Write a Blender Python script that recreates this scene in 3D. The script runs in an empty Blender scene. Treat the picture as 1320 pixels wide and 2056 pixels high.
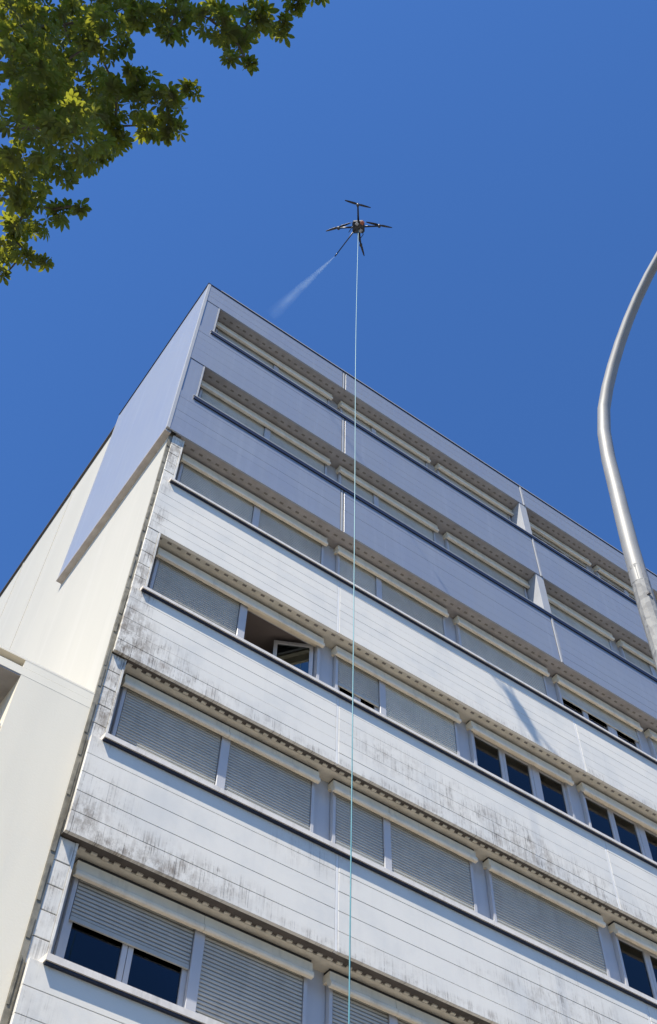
import bpy, math, random
from mathutils import Vector, Matrix
random.seed(11)
SC = bpy.context.scene
COL = SC.collection

# ------------------------------------------------------------ camera
cam_d = bpy.data.cameras.new("camera")
cam = bpy.data.objects.new("camera", cam_d)
COL.objects.link(cam)
R_ = Vector((0.81563, -0.57827, 0.01873))
U_ = Vector((-0.49040, -0.67378, 0.55276))
F_ = Vector((0.30702, 0.46003, 0.83313))
cam.matrix_world = Matrix(((R_.x, U_.x, -F_.x, -2.617), (R_.y, U_.y, -F_.y, -8.845), (R_.z, U_.z, -F_.z, 1.6), (0, 0, 0, 1)))
cam_d.sensor_fit = 'VERTICAL'
cam_d.sensor_height = 24.0
cam_d.lens = 24.0 * 2163.2 / 2056.0
cam_d.clip_start = 0.05
cam_d.clip_end = 3000
SC.camera = cam

# ------------------------------------------------------------ sky and sun
SUN = Vector((-0.62, -0.32, 1.0)).normalized()
SUN_EL = math.asin(SUN.z)
SUN_AZ = math.atan2(SUN.x, SUN.y)
w = bpy.data.worlds.new("World")
SC.world = w
w.use_nodes = True
wn = w.node_tree
bg = wn.nodes["Background"]
sky = wn.nodes.new("ShaderNodeTexSky")
sky.sky_type = 'NISHITA'
sky.sun_disc = False
sky.sun_elevation = SUN_EL
sky.sun_rotation = SUN_AZ
sky.altitude = 200
sky.air_density = 1.0
sky.dust_density = 0.15
sky.ozone_density = 2.0
tint = wn.nodes.new("ShaderNodeMix")
tint.data_type = 'RGBA'
tint.blend_type = 'MULTIPLY'
tint.inputs[0].default_value = 1.0
tint.inputs[7].default_value = (0.49, 0.85, 1.31, 1)
wn.links.new(sky.outputs[0], tint.inputs[6])
wn.links.new(tint.outputs[2], bg.inputs[0])
bg.inputs[1].default_value = 0.096
sd = bpy.data.lights.new("sun", 'SUN')
sd.energy = 5.0
sd.angle = math.radians(0.5)
sd.color = (1.0, 0.93, 0.80)
sun = bpy.data.objects.new("sun", sd)
COL.objects.link(sun)
sun.rotation_euler = SUN.to_track_quat('Z', 'Y').to_euler()
sun.location = (-20, -15, 40)
SC.view_settings.view_transform = 'Standard'
SC.view_settings.look = 'None'
SC.view_settings.gamma = 1
SC.view_settings.use_curve_mapping = False
SC.view_settings.exposure = 0.63
SC.render.engine = 'CYCLES'


# ------------------------------------------------------------ materials
class NT:
    def __init__(s, name):
        s.m = bpy.data.materials.new(name)
        s.m.use_nodes = True
        s.t = s.m.node_tree
        s.b = s.t.nodes["Principled BSDF"]
        s.out = s.t.nodes["Material Output"]
        s.geo = s.n("ShaderNodeNewGeometry")

    def n(s, typ, **kw):
        x = s.t.nodes.new(typ)
        for k, v in kw.items():
            if k.startswith('i_'):
                x.inputs[k[2:]].default_value = v
            else:
                setattr(x, k, v)
        return x

    def l(s, a, b):
        s.t.links.new(a, b)

    def noise(s, scale=(1, 1, 1), sc=1.0, detail=4.0, rough=0.5, vec=None, off=(0, 0, 0)):
        mp = s.n("ShaderNodeMapping")
        mp.inputs["Scale"].default_value = scale
        mp.inputs["Location"].default_value = off
        s.l(vec or s.geo.outputs["Position"], mp.inputs["Vector"])
        nz = s.n("ShaderNodeTexNoise")
        nz.inputs["Scale"].default_value = sc
        nz.inputs["Detail"].default_value = detail
        nz.inputs["Roughness"].default_value = rough
        s.l(mp.outputs[0], nz.inputs["Vector"])
        return nz.outputs["Fac"]

    def ramp(s, f, a, b, lo=0.0, hi=1.0):
        r = s.n("ShaderNodeMapRange")
        r.interpolation_type = 'SMOOTHSTEP'
        r.inputs[1].default_value = a
        r.inputs[2].default_value = b
        r.inputs[3].default_value = lo
        r.inputs[4].default_value = hi
        s.l(f, r.inputs[0])
        return r.outputs[0]

    def math(s, op, a, b=None, clamp=False):
        x = s.n("ShaderNodeMath")
        x.operation = op
        x.use_clamp = clamp
        for i, v in enumerate((a, b)):
            if v is None:
                continue
            if isinstance(v, (int, float)):
                x.inputs[i].default_value = v
            else:
                s.l(v, x.inputs[i])
        return x.outputs[0]

    def mix(s, f, a, b, blend='MIX'):
        x = s.n("ShaderNodeMix")
        x.data_type = 'RGBA'
        x.blend_type = blend
        for i, v in ((0, f), (6, a), (7, b)):
            if isinstance(v, (int, float)):
                x.inputs[i].default_value = v
            elif isinstance(v, tuple):
                x.inputs[i].default_value = (*v[:3], 1)
            else:
                s.l(v, x.inputs[i])
        return x.outputs[2]

    def bump(s, h, strength=0.3, dist=0.01):
        b = s.n("ShaderNodeBump")
        b.inputs["Strength"].default_value = strength
        b.inputs["Distance"].default_value = dist
        s.l(h, b.inputs["Height"])
        s.l(b.outputs[0], s.b.inputs["Normal"])

    def col(s, c):
        if isinstance(c, tuple):
            s.b.inputs["Base Color"].default_value = (*c, 1)
        else:
            s.l(c, s.b.inputs["Base Color"])

    def set(s, rough=None, metal=None, spec=None):
        if rough is not None: s.b.inputs["Roughness"].default_value = rough
        if metal is not None: s.b.inputs["Metallic"].default_value = metal
        if spec is not None: s.b.inputs["Specular IOR Level"].default_value = spec
        return s.m


def spots(t, lst):
    """sum of soft elliptical stain areas (x, z, rx, rz, strength) over the facade"""
    tot = None
    for (x, z, rx, rz, k) in lst:
        v = t.n("ShaderNodeVectorMath"); v.operation = 'SUBTRACT'
        t.l(t.geo.outputs["Position"], v.inputs[0]); v.inputs[1].default_value = (x, 0, z)
        u = t.n("ShaderNodeVectorMath"); u.operation = 'MULTIPLY'
        t.l(v.outputs[0], u.inputs[0]); u.inputs[1].default_value = (1 / rx, 0, 1 / rz)
        ln = t.n("ShaderNodeVectorMath"); ln.operation = 'LENGTH'
        t.l(u.outputs[0], ln.inputs[0])
        r = t.ramp(ln.outputs["Value"], 0.15, 1.0, k, 0.0)
        tot = r if tot is None else t.math('MAXIMUM', tot, r)
    return tot


STAINS = [  # places where rainwater has left dirt on the boards
    (0.28, 10.95, .36, 1.1, 1.0), (0.28, 13.2, .36, 1.8, .9), (0.28, 8.1, .36, .9, .6), (0.3, 12.1, .8, .7, 1.0), (0.25, 11.95, 1.5, 0.8, 1.0), (0.6, 11.9, 2.2, 0.35, .9), (0.2, 13.3, 0.35, 1.6, .75), (0.2, 16.4, 0.28, 1.3, .9), (0.22, 14.8, .3, .6, .8),
    (1.5, 9.15, 1.7, 0.33, .8), (0.35, 9.25, .8, .9, .7), (3.2, 10.05, .9, .35, .35), (0.22, 10.9, .2, 1.0, .8), (0.22, 8.2, .2, .6, .45),
    (4.6, 12.4, 1.3, .5, .5), (5.6, 12.2, 1.0, .6, .6), (6.7, 12.1, 1.2, .62, 1.0), (8.0, 12.0, 1.2, .5, .65), (9.6, 12.0, .8, .5, .4),
    (7.3, 9.5, 1.6, .8, .6), (6.2, 9.5, 1.2, .3, .35), (8.6, 9.2, 1.5, .7, .6), (4.4, 9.1, 1.2, .18, .3), (2.4, 11.9, 1.2, .3, .4), (10.5, 12.3, 1.0, .5, .4),
    (0.22, 6.5, .5, 1.2, .5), (12.5, 9.6, 2, 1, .5), (15, 12, 3, 1, .4), (8.0, 11.86, 6.5, .16, .75), (3.0, 11.84, 3, .12, .6), (5.0, 9.0, 6, .12, .6), (1.0, 9.0, 2.5, .2, .9), (9.0, 14.62, 5, .14, .4)]


def m_board():
    t = NT("white_fibre_board")
    oi = t.n("ShaderNodeObjectInfo")
    base = t.mix(t.math('MULTIPLY', oi.outputs["Random"], 0.55), (0.77, 0.725, 0.635), (0.71, 0.68, 0.61))
    base = t.mix(t.ramp(t.noise((1, 1, 1), 1.3, 5, .6), .42, .72), base, (0.65, 0.63, 0.575))
    # faint long runs of washed-down dust everywhere
    run = t.ramp(t.noise((7, 1, .55), 1.0, 3, .5), .52, .78, 0, .16)
    base = t.mix(run, base, (0.52, 0.51, 0.48))
    sp = spots(t, STAINS)
    fine = t.noise((22, 1, 2.2), 1.0, 3, .65)
    thin = t.noise((62, 1, 1.9), 1.0, 2, .6, off=(3, 0, 7))
    blot = t.noise((4, 1, 4), 1.0, 6, .7)
    m1 = t.math('MULTIPLY', sp, t.ramp(t.math('ADD', t.math('MULTIPLY', fine, .45), t.math('MULTIPLY', blot, .65)), .47, .64))
    m2 = t.math('MULTIPLY', sp, t.ramp(t.math('ADD', thin, t.math('MULTIPLY', t.math('SUBTRACT', blot, .5), .8)), .57, .67))
    base = t.mix(t.math('MULTIPLY', m1, .55), base, (0.34, 0.30, 0.245))
    base = t.mix(t.math('MULTIPLY', m2, .7), base, (0.12, 0.10, 0.08))
    base = t.mix(t.math('MULTIPLY', sp, t.ramp(blot, .55, .8, 0, .5)), base, (0.33, 0.23, 0.16))
    cor = spots(t, [(0.3, 12.15, .55, .75, 1.0), (0.3, 9.2, .5, .35, .8), (0.27, 10.9, .3, 1.0, .8), (0.27, 13.6, .3, 1.2, .6), (7.2, 12.0, .7, .35, .6), (1.1, 9.02, 1.2, .14, .9), (.27, 16.9, .25, .7, .7)])
    base = t.mix(t.math('MULTIPLY', cor, t.ramp(t.noise((5, 1, 3), 1.3, 6, .75, off=(1, 0, 2)), .42, .62, 0, .8)), base, (0.17, 0.13, 0.09))
    # dirt gathered in the butt joints between the lengths of board
    sx = t.n("ShaderNodeSeparateXYZ"); t.l(t.geo.outputs["Position"], sx.inputs[0])
    fr = t.math('FRACT', t.math('ADD', t.math('MULTIPLY', sx.outputs[0], 1 / .31), t.math('MULTIPLY', oi.outputs["Random"], 7)))
    ln = t.math('LESS_THAN', fr, .035)
    ln = t.math('MULTIPLY', ln, t.ramp(blot, .40, .58))
    base = t.mix(t.math('MULTIPLY', t.math('MULTIPLY', ln, sp), .8), base, (0.10, 0.09, 0.08))
    t.col(base)
    t.bump(t.noise((1, 1, 1), 60, 3, .6), .15, .004)
    return t.set(.62)


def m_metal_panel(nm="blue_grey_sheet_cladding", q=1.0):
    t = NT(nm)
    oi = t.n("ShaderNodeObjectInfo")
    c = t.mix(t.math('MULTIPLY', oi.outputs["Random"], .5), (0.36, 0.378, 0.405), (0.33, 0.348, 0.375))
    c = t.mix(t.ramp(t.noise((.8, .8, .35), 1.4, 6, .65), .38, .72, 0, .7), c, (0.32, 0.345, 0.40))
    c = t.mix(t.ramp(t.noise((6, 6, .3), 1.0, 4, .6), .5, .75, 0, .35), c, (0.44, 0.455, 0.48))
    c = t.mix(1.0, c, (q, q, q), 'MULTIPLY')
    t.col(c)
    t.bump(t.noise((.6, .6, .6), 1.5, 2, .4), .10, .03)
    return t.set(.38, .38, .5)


def simple(name, c, rough=.6, metal=0.0, var=.12, sc=3.0, dirt=None, bump=0.0):
    t = NT(name)
    d = tuple(x * (1 - var) for x in c)
    k = t.mix(t.ramp(t.noise((1, 1, 1), sc, 5, .6), .35, .7), c, d)
    if dirt:
        k = t.mix(t.ramp(t.noise((5, 5, 1), 1.2, 5, .7), .48, .75, 0, dirt[1]), k, dirt[0])
    t.col(k)
    if bump:
        t.bump(t.noise((1, 1, 1), 80, 3, .6), bump, .003)
    return t.set(rough, metal)


def m_render(nm, k, warm=0.0):
    kr = (k, k * (1 - warm * .38), k * (1 - warm))
    t = NT(nm)
    c = t.mix(t.ramp(t.noise((1, .35, .12), 1.6, 5, .6), .35, .75), (0.72 * kr[0], 0.69 * kr[1], 0.60 * kr[2]), (0.675 * kr[0], 0.65 * kr[1], 0.57 * kr[2]))
    streak = t.ramp(t.noise((1, 3.2, .07), 1.0, 3, .5), .53, .66, 0, .35)
    c = t.mix(streak, c, (0.77 * kr[0], 0.74 * kr[1], 0.66 * kr[2]))
    c = t.mix(t.ramp(t.noise((2, 2, .3), 1.1, 5, .6, off=(4, 4, 4)), .56, .8, 0, .25), c, (0.55 * k, 0.53 * k, 0.47 * k))
    t.col(c)
    t.bump(t.noise((1, 1, 1), 40, 4, .6), .2, .006)
    return t.set(.85)


def m_glass(name="window_glass", tint=(.25, .27, .30), refl=(.9, .95, 1)):
    t = NT(name)
    tr = t.n("ShaderNodeBsdfTransparent"); tr.inputs[0].default_value = (*tint, 1)
    gl = t.n("ShaderNodeBsdfGlossy"); gl.inputs[0].default_value = (*refl, 1); gl.inputs["Roughness"].default_value = .02
    fr = t.n("ShaderNodeFresnel"); fr.inputs[0].default_value = 1.5
    mx = t.n("ShaderNodeMixShader")
    nz = t.n("ShaderNodeBump"); nz.inputs["Strength"].default_value = .05; nz.inputs["Distance"].default_value = .02
    t.l(t.noise((1, 1, 1), 1.5, 1), nz.inputs["Height"]); t.l(nz.outputs[0], gl.inputs["Normal"])
    t.l(fr.outputs[0], mx.inputs[0]); t.l(tr.outputs[0], mx.inputs[1]); t.l(gl.outputs[0], mx.inputs[2])
    t.l(mx.outputs[0], t.out.inputs[0])
    return t.m


def m_leaf():
    t = NT("leaf_green")
    oi = t.n("ShaderNodeObjectInfo")
    rnd = t.geo.outputs["Random Per Island"]
    c = t.mix(rnd, (0.024, 0.030, 0.006), (0.052, 0.063, 0.010))
    c = t.mix(t.ramp(rnd, .90, 1.0, 0, .6), c, (0.12, 0.15, 0.02))
    c = t.mix(t.math('MULTIPLY', oi.outputs["Random"], .25), c, (0.05, 0.05, 0.01))
    t.col(c)
    t.set(.45)
    tl = t.n("ShaderNodeBsdfTranslucent")
    t.l(t.mix(.5, c, (0.74, 0.76, 0.06)), tl.inputs[0])
    mx = t.n("ShaderNodeMixShader"); mx.inputs[0].default_value = .42
    t.l(t.b.outputs[0], mx.inputs[1]); t.l(tl.outputs[0], mx.inputs[2])
    t.l(mx.outputs[0], t.out.inputs[0])
    return t.m


def m_galv():
    t = NT("galvanised_steel")
    v = t.n("ShaderNodeTexVoronoi"); v.inputs["Scale"].default_value = 28
    t.l(t.geo.outputs["Position"], v.inputs["Vector"])
    sep = t.n("ShaderNodeSeparateColor"); t.l(v.outputs["Color"], sep.inputs[0])
    c = t.mix(sep.outputs[0], (0.19, 0.19, 0.19), (0.30, 0.30, 0.29))
    c = t.mix(t.ramp(t.noise((9, 9, 1.2), 1.3, 6, .7), .5, .7, 0, .55), c, (0.21, 0.215, 0.20))
    c = t.mix(t.ramp(t.noise((1, 1, 1), 24, 3, .7), .62, .72, 0, .6), c, (0.20, 0.20, 0.18))
    t.col(c)
    t.bump(t.noise((1, 1, 1), 40, 3), .15, .004)
    return t.set(.6, .0, .3)


M = dict(
    board=m_board(), panel=m_metal_panel(), panel_lit=m_metal_panel('side_cladding_lit_tone', 1.22), render=m_render("gable_render_sun_toned", .66), wingr=m_render("wing_render", 1.12, .12), glass=m_glass(), leaf=m_leaf(), glass_dull=m_glass('dull_window_glass', (.3, .32, .32), (.14, .16, .16)), galv=m_galv(),
    trim=simple("pale_metal_trim", (.37, .38, .40), .7, 0, .08),
    trimw=simple("white_joint_strip", (.76, .74, .70), .75, 0, .08, dirt=((.45, .43, .40), .25)),
    cap=simple("sill_cap", (.76, .70, .62), .5, 0, .12, 6, dirt=((.35, .32, .28), .45)),
    navy=simple("navy_profile_and_shade", (.012, .018, .045), .45, 0, .2),
    box=simple("beige_shutter_box", (.78, .69, .53), .5, 0, .10, 4, dirt=((.40, .36, .29), .4)),
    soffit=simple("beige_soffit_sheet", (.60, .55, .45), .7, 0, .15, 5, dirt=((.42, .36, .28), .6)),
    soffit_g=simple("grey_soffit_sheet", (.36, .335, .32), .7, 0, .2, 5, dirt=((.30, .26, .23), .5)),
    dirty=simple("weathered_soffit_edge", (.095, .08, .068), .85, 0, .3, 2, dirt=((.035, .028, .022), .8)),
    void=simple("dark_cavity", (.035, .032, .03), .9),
    pvc=simple("grey_pvc", (.46, .46, .47), .35, 0, .05, 2),
    slat=simple("grey_shutter_slats", (.47, .47, .43), .5, 0, .10, 3, dirt=((.34, .34, .31), .35)),
    slatd=simple("grey_shutter_slats_weathered", (.42, .415, .375), .55, 0, .12, 3, dirt=((.24, .24, .22), .3)),
    backing=simple('pale_backing', (.52, .49, .44), .9),
    backing_pale=simple('paler_backing', (.60, .57, .50), .9),
    slat2=simple('grey_shutter_slats_cool', (.38, .385, .36), .5, 0, .1, 3, dirt=((.24, .24, .23), .3)),
    slat3=simple('pale_shutter_slats', (.52, .515, .46), .5, 0, .12, 3, dirt=((.38, .37, .33), .4)),
    slot=simple('shaded_slot', (.19, .17, .15), .9),
    wingl=m_render('ledge_render', 1.18, .12),
    joint=simple("dark_joint", (.10, .09, .08), .9),
    mortar=simple("mossy_mortar_joint", (.26, .24, .19), .9, 0, .4, 9, dirt=((.06, .05, .03), .8), bump=.4),
    concrete=simple("grey_concrete", (.33, .32, .30), .9, 0, .2, 2, bump=.3),
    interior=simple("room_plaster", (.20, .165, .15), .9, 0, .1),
    curtain=simple("grey_green_curtain", (.30, .42, .42), .9, 0, .1),
    roof=simple("roof_felt", (.12, .12, .12), .9),
    ground=simple("pale_paving", (.15, .14, .128), .9, 0, .25, .6, bump=.2),
    asphalt=simple("asphalt", (.055, .055, .058), .9, 0, .3, 3, bump=.3),
    kerb=simple("kerb_stone", (.36, .35, .33), .85, 0, .2, 4),
    bark=simple("grey_brown_bark", (.15, .125, .10), .9, 0, .4, 8, bump=.6),
    armm=simple('smooth_grey_steel', (.29, .29, .285), .55, .15, .12, 6, dirt=((.22, .21, .2), .4)),
    carbon=simple("black_carbon", (.012, .013, .017), .4, 0, .2),
    dgrey=simple("drone_grey_plastic", (.35, .36, .38), .4),
    red=simple("orange_plastic", (.30, .08, .03), .5),
    hose=simple("turquoise_hose", (.075, .26, .30), .45, 0, .15, 20),
    lens=simple("lamp_glass", (.55, .55, .5), .2),
    rust=simple("fixing_metal", (.22, .21, .20), .6, .5),
)


# ------------------------------------------------------------ mesh helpers
def tag(o, label=None, cat=None, group=None, kind=None):
    if label: o['label'] = label
    if cat: o['category'] = cat
    if group: o['group'] = group
    if kind: o['kind'] = kind
    return o


def empty(name, loc=(0, 0, 0)):
    o = bpy.data.objects.new(name, None)
    COL.objects.link(o)
    o.location = loc
    o.empty_display_size = .3
    return o


WO = {}


def worldloc(o):
    return WO.get(o.name, Vector((0, 0, 0)))


def link(name, me, parent=None, loc=(0, 0, 0)):
    """loc is a world place; every object is unrotated, so the parent's place is subtracted"""
    o = bpy.data.objects.new(name, me)
    COL.objects.link(o)
    L = Vector(loc)
    if parent is not None:
        o.parent = parent
        o.location = L - worldloc(parent)
    else:
        o.location = L
    WO[o.name] = L
    return o


class MB:
    def __init__(s):
        s.v = []; s.f = []; s.sm = []

    def quadbox(s, x0, x1, y0, y1, z0, z1):
        i = len(s.v)
        s.v += [(x0, y0, z0), (x1, y0, z0), (x1, y1, z0), (x0, y1, z0), (x0, y0, z1), (x1, y0, z1), (x1, y1, z1), (x0, y1, z1)]
        s.f += [(i, i + 3, i + 2, i + 1), (i + 4, i + 5, i + 6, i + 7), (i, i + 1, i + 5, i + 4), (i + 1, i + 2, i + 6, i + 5),
                (i + 2, i + 3, i + 7, i + 6), (i + 3, i, i + 4, i + 7)]
        s.sm += [False] * 6
        return s

    def prism_x(s, prof, x0, x1):
        """profile of (y, z) points swept along x"""
        i = len(s.v); n = len(prof)
        s.v += [(x0, y, z) for y, z in prof] + [(x1, y, z) for y, z in prof]
        for k in range(n):
            a, b = i + k, i + (k + 1) % n
            s.f.append((a, b, b + n, a + n))
        s.f.append(tuple(i + k for k in range(n))[::-1]); s.f.append(tuple(i + n + k for k in range(n)))
        s.sm += [False] * (n + 2)
        return s

    def tube(s, pts, rad, n=10, cap=True, smooth=True):
        pts = [Vector(p) for p in pts]
        if not hasattr(rad, '__len__'): rad = [rad] * len(pts)
        i0 = len(s.v)
        ref = None
        for k, p in enumerate(pts):
            if k == 0: t = pts[1] - p
            elif k == len(pts) - 1: t = p - pts[-2]
            else: t = pts[k + 1] - pts[k - 1]
            t.normalize()
            if ref is None:
                ref = Vector((1, 0, 0)) if abs(t.x) < .8 else Vector((0, 1, 0))
            a = (ref - t * ref.dot(t)).normalized(); ref = a
            b = t.cross(a)
            for q in range(n):
                an = 2 * math.pi * q / n
                s.v.append(tuple(p + (a * math.cos(an) + b * math.sin(an)) * rad[k]))
        for k in range(len(pts) - 1):
            for q in range(n):
                a = i0 + k * n + q; b = i0 + k * n + (q + 1) % n
                s.f.append((a, b, b + n, a + n)); s.sm.append(smooth)
        if cap:
            s.f.append(tuple(i0 + q for q in range(n))[::-1]); s.f.append(tuple(i0 + (len(pts) - 1) * n + q for q in range(n)))
            s.sm += [False, False]
        return s

    def build(s, name, mat, parent=None, loc=(0, 0, 0), local=False):
        me = bpy.data.meshes.new(name)
        L = Vector(loc)
        vs = s.v if local else [tuple(Vector(v) - L) for v in s.v]
        me.from_pydata(vs, [], s.f)
        me.polygons.foreach_set('use_smooth', s.sm)
        me.materials.append(mat)
        me.update()
        return link(name, me, parent, loc)


_cache = {}


def chamfer_box(dx, dy, dz, ch, mat):
    """a box whose front (-y) face has bevelled edges; centred on x and z, front at y = 0"""
    key = (round(dx, 3), round(dy, 3), round(dz, 3), ch, mat.name)
    if key in _cache: return _cache[key]
    hx, hz = dx / 2, dz / 2
    v = []
    for y, ins in ((0, ch), (ch, 0), (dy, 0)):
        v += [(-hx + ins, y, -hz + ins), (hx - ins, y, -hz + ins), (hx - ins, y, hz - ins), (-hx + ins, y, hz - ins)]
    f = [(0, 1, 2, 3)]
    for r in (0, 4):
        for q in range(4):
            a, b = r + q, r + (q + 1) % 4
            f.append((a, a + 4, b + 4, b))
    f.append((11, 10, 9, 8))
    me = bpy.data.meshes.new("piece")
    me.from_pydata(v, [], f); me.materials.append(mat); me.update()
    _cache[key] = me
    return me


def board(name, x0, x1, y, dy, z0, z1, mat, parent, ch=.006):
    me = chamfer_box(x1 - x0, dy, z1 - z0, ch, mat)
    return link(name, me, parent, ((x0 + x1) / 2, y, (z0 + z1) / 2))


def box(name, x0, x1, y0, y1, z0, z1, mat, parent=None):
    return MB().quadbox(x0, x1, y0, y1, z0, z1).build(name, mat, parent)


# ------------------------------------------------------------ ground
g = MB()
N = 26
xs = [-600, -200, -80, -40, -20, 0, 20, 40, 80, 200, 600]
ys = [-600, -200, -80, -42]
MB().quadbox(-700, 700, -14.0, 700, -.4, 0).build('pavement', M['ground'])['kind'] = 'structure'
MB().quadbox(-700, 700, -21.0, -14.2, -.4, -.13).build('road', M['asphalt'])['kind'] = 'structure'
MB().quadbox(-700, 700, -14.2, -14.0, -.4, .004).build('kerb', M['kerb'])['kind'] = 'structure'
MB().quadbox(-700, 700, -700, -21.0, -.4, -.02).build('ground', M['ground'])['kind'] = 'structure'

# ------------------------------------------------------------ the apartment building
B = tag(empty('apartment_building'), 'tall white and blue-grey apartment block with bands of shuttered windows', 'building')
Z0 = 21.525
sill = [Z0 - 2.8 * k for k in range(8)]
HEAD = [22.78, 20.02, 17.28, 14.55, 11.80, 8.95, 6.15, 3.35]
XE = 25.0
ROOF = 23.585
FY = [0.0, 0.0, .055, .03, -.015, -.015, -.015, -.015]          # front plane of the boards under each sill
SY = [-.03, -.03, -.005, -.03, -.08, -.08, -.08, -.08]         # front edge of each sill
XJ = [0.0, 3.58, 8.78, 14.0, 19.2, XE]
PY = .42                                                      # plane of the piers and windows

# structure behind: slabs, spandrel walls, gable, back
for k in range(8):
    top = sill[k] - .045
    bot = HEAD[k + 1] + .012 if k < 7 else .02
    box('spandrel_wall', .2, XE, FY[k] + (.008 if k > 1 else .005), .30, bot, top, M['slot'] if k < 2 else M['backing_pale'] if k < 4 else M['backing'], B)
    box('floor_slab', .2, XE, .30, 10.0, bot, bot + .22, M['interior'], B)
box('roof_slab', .12, XE, .06, 14.0, HEAD[0] + .12, ROOF - .06, M['concrete'], B)
box('roof_covering', .14, XE, .08, 13.9, ROOF - .058, ROOF - .01, M['roof'], B)
box('gable_wall', .105, .36, .125, 20.0, 0.0, ROOF - .02, M['render'], B)  # render coloured darker than the wing's to offset the stronger sun here
box('gable_coping', .05, .40, 3.95, 20.0, ROOF - .017, ROOF + .02, M['joint'], B)
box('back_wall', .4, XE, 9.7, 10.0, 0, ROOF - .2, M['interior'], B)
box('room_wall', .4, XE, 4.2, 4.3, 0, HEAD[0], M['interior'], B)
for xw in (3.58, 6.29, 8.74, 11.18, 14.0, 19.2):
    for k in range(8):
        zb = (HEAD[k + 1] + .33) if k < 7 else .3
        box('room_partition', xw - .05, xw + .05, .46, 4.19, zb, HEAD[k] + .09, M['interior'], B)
# faint raised render strips running down the gable
for y, wd in ((6.35, .10), (9.05, .03)):
    box('render_strip', .092, .105, y, y + wd, 11.2, ROOF - .03, M['render'], B)

# ---- upper cladding on the gable
box('gable_cladding', -.0, .10, .045, 3.92, 17.28, ROOF - .005, M['panel_lit'], B)  # same sheet as the front; its brighter colour stands in for stronger sunlight
box('cladding_edge_strip', -.004, .104, 3.922, 3.955, 17.28, ROOF - .003, M['trim'], B)
box('cladding_drip_edge', -.012, .1045, .04, 3.957, 17.225, 17.277, M['soffit_g'], B)
box('coping', -.02, .30, -.012, 3.96, ROOF, ROOF + .03, M['navy'], B)
# front coping: thin light line over a dark gap
box('coping', .302, XE, -.02, .3, ROOF + .012, ROOF + .036, M['trim'], B)
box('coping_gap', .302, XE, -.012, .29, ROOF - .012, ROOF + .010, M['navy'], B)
box('corner_trim', -.006, .05, -.008, .043, 17.285, ROOF - .002, M['trim'], B)

# ---- spandrel boards, bay by bay
def spandrel(k, zt, zb, y, mat, pitch, gap, ch, x_start):
    n = max(1, round((zt - zb) / pitch))
    h = (zt - zb) / n
    for j in range(len(XJ) - 1):
        xa = x_start if j == 0 else XJ[j] + (.05 if k <= 1 else .024)
        xb = XJ[j + 1] - (.04 if k <= 1 else .024)
        for i in range(n):
            z1 = zt - i * h
            z0 = z1 - h
            segs = [(xa, xb)]
            dy = random.uniform(-.0015, .0015)
            for a, b in segs:
                board('board', a, b, y + dy, .05 if k > 1 else .028, z0 + gap / 2, z1 - gap / 2, mat, B, ch)
    for j in range(1, len(XJ) - 1):
        mt = M['trim'] if k <= 1 else M['trimw']
        x = XJ[j]
        if j == 1 or k > 1:
            board('joint_strip', x - .02, x + .02, y + .002, .04 if k > 1 else .027, zb, zt, mt, B, .003)
        else:
            board('joint_strip', x - .02, x + .03, y - .012, .04, zb, zt, mt, B, .003)


spandrel(-1, ROOF - .014, HEAD[0], 0.0, M['panel'], .27, .003, .0015, .052)
for k in range(8):
    zt = sill[k] - .03
    zb = HEAD[k + 1] if k < 7 else .15
    if k <= 1:
        spandrel(k, zt, zb, FY[k], M['panel'], .25, .003, .0015, .052)
    else:
        spandrel(k, zt, zb, FY[k], M['board'], (.2, .2, .2, .215, .255, .255, .255, .255)[k], 0.0032 if k < 4 else .0042, .0025 if k < 4 else .0035, .17)

# side pilaster beside the first windows, laid up in short boards
for k in range(8):
    zt = HEAD[k] - .002
    zb = sill[k] - .028
    y = .04 if k in (0, 1) else (.075 if k == 2 else .062 if k == 3 else .10)
    if k == 0:
        y = .012
    if k == 1:
        y = .012
    xl = .052 if k < 2 else .17
    xr = .385
    n = 1 if k < 2 else 5
    h = (zt - zb) / n
    for i in range(n):
        board('pilaster_board', xl, xr - .032, y + random.uniform(-.002, .002), .05, zb + i * h + .005, zb + (i + 1) * h - .005,
              M['panel'] if k < 2 else M['board'], B, .005)
    board('jamb_strip', xr - .03, xr, y - .006, .40 - y, zb + .004, zt - .004, M['trim'] if k < 2 else M['board'], B, .0012)
    box('pilaster_core', xl + .01, xr - .04, y + .052, .40, zb - .2, zt + .2, M['concrete'], B)

# corner joint running down between the render and the boards
box('corner_joint', .107, .168, .088, .124, .02, 17.2, M['mortar'], B)
jm = MB()
z = .3
while z < 17.1:
    hh = random.uniform(.10, .5)
    jm.quadbox(.108, .108 + random.uniform(.02, .05), .076 + random.uniform(0, .008), .087, z, min(z + hh, 17.15))
    z += hh + random.uniform(.02, .35)
tag(jm.build('joint_filler', M['mortar'], B), kind='stuff')

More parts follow.
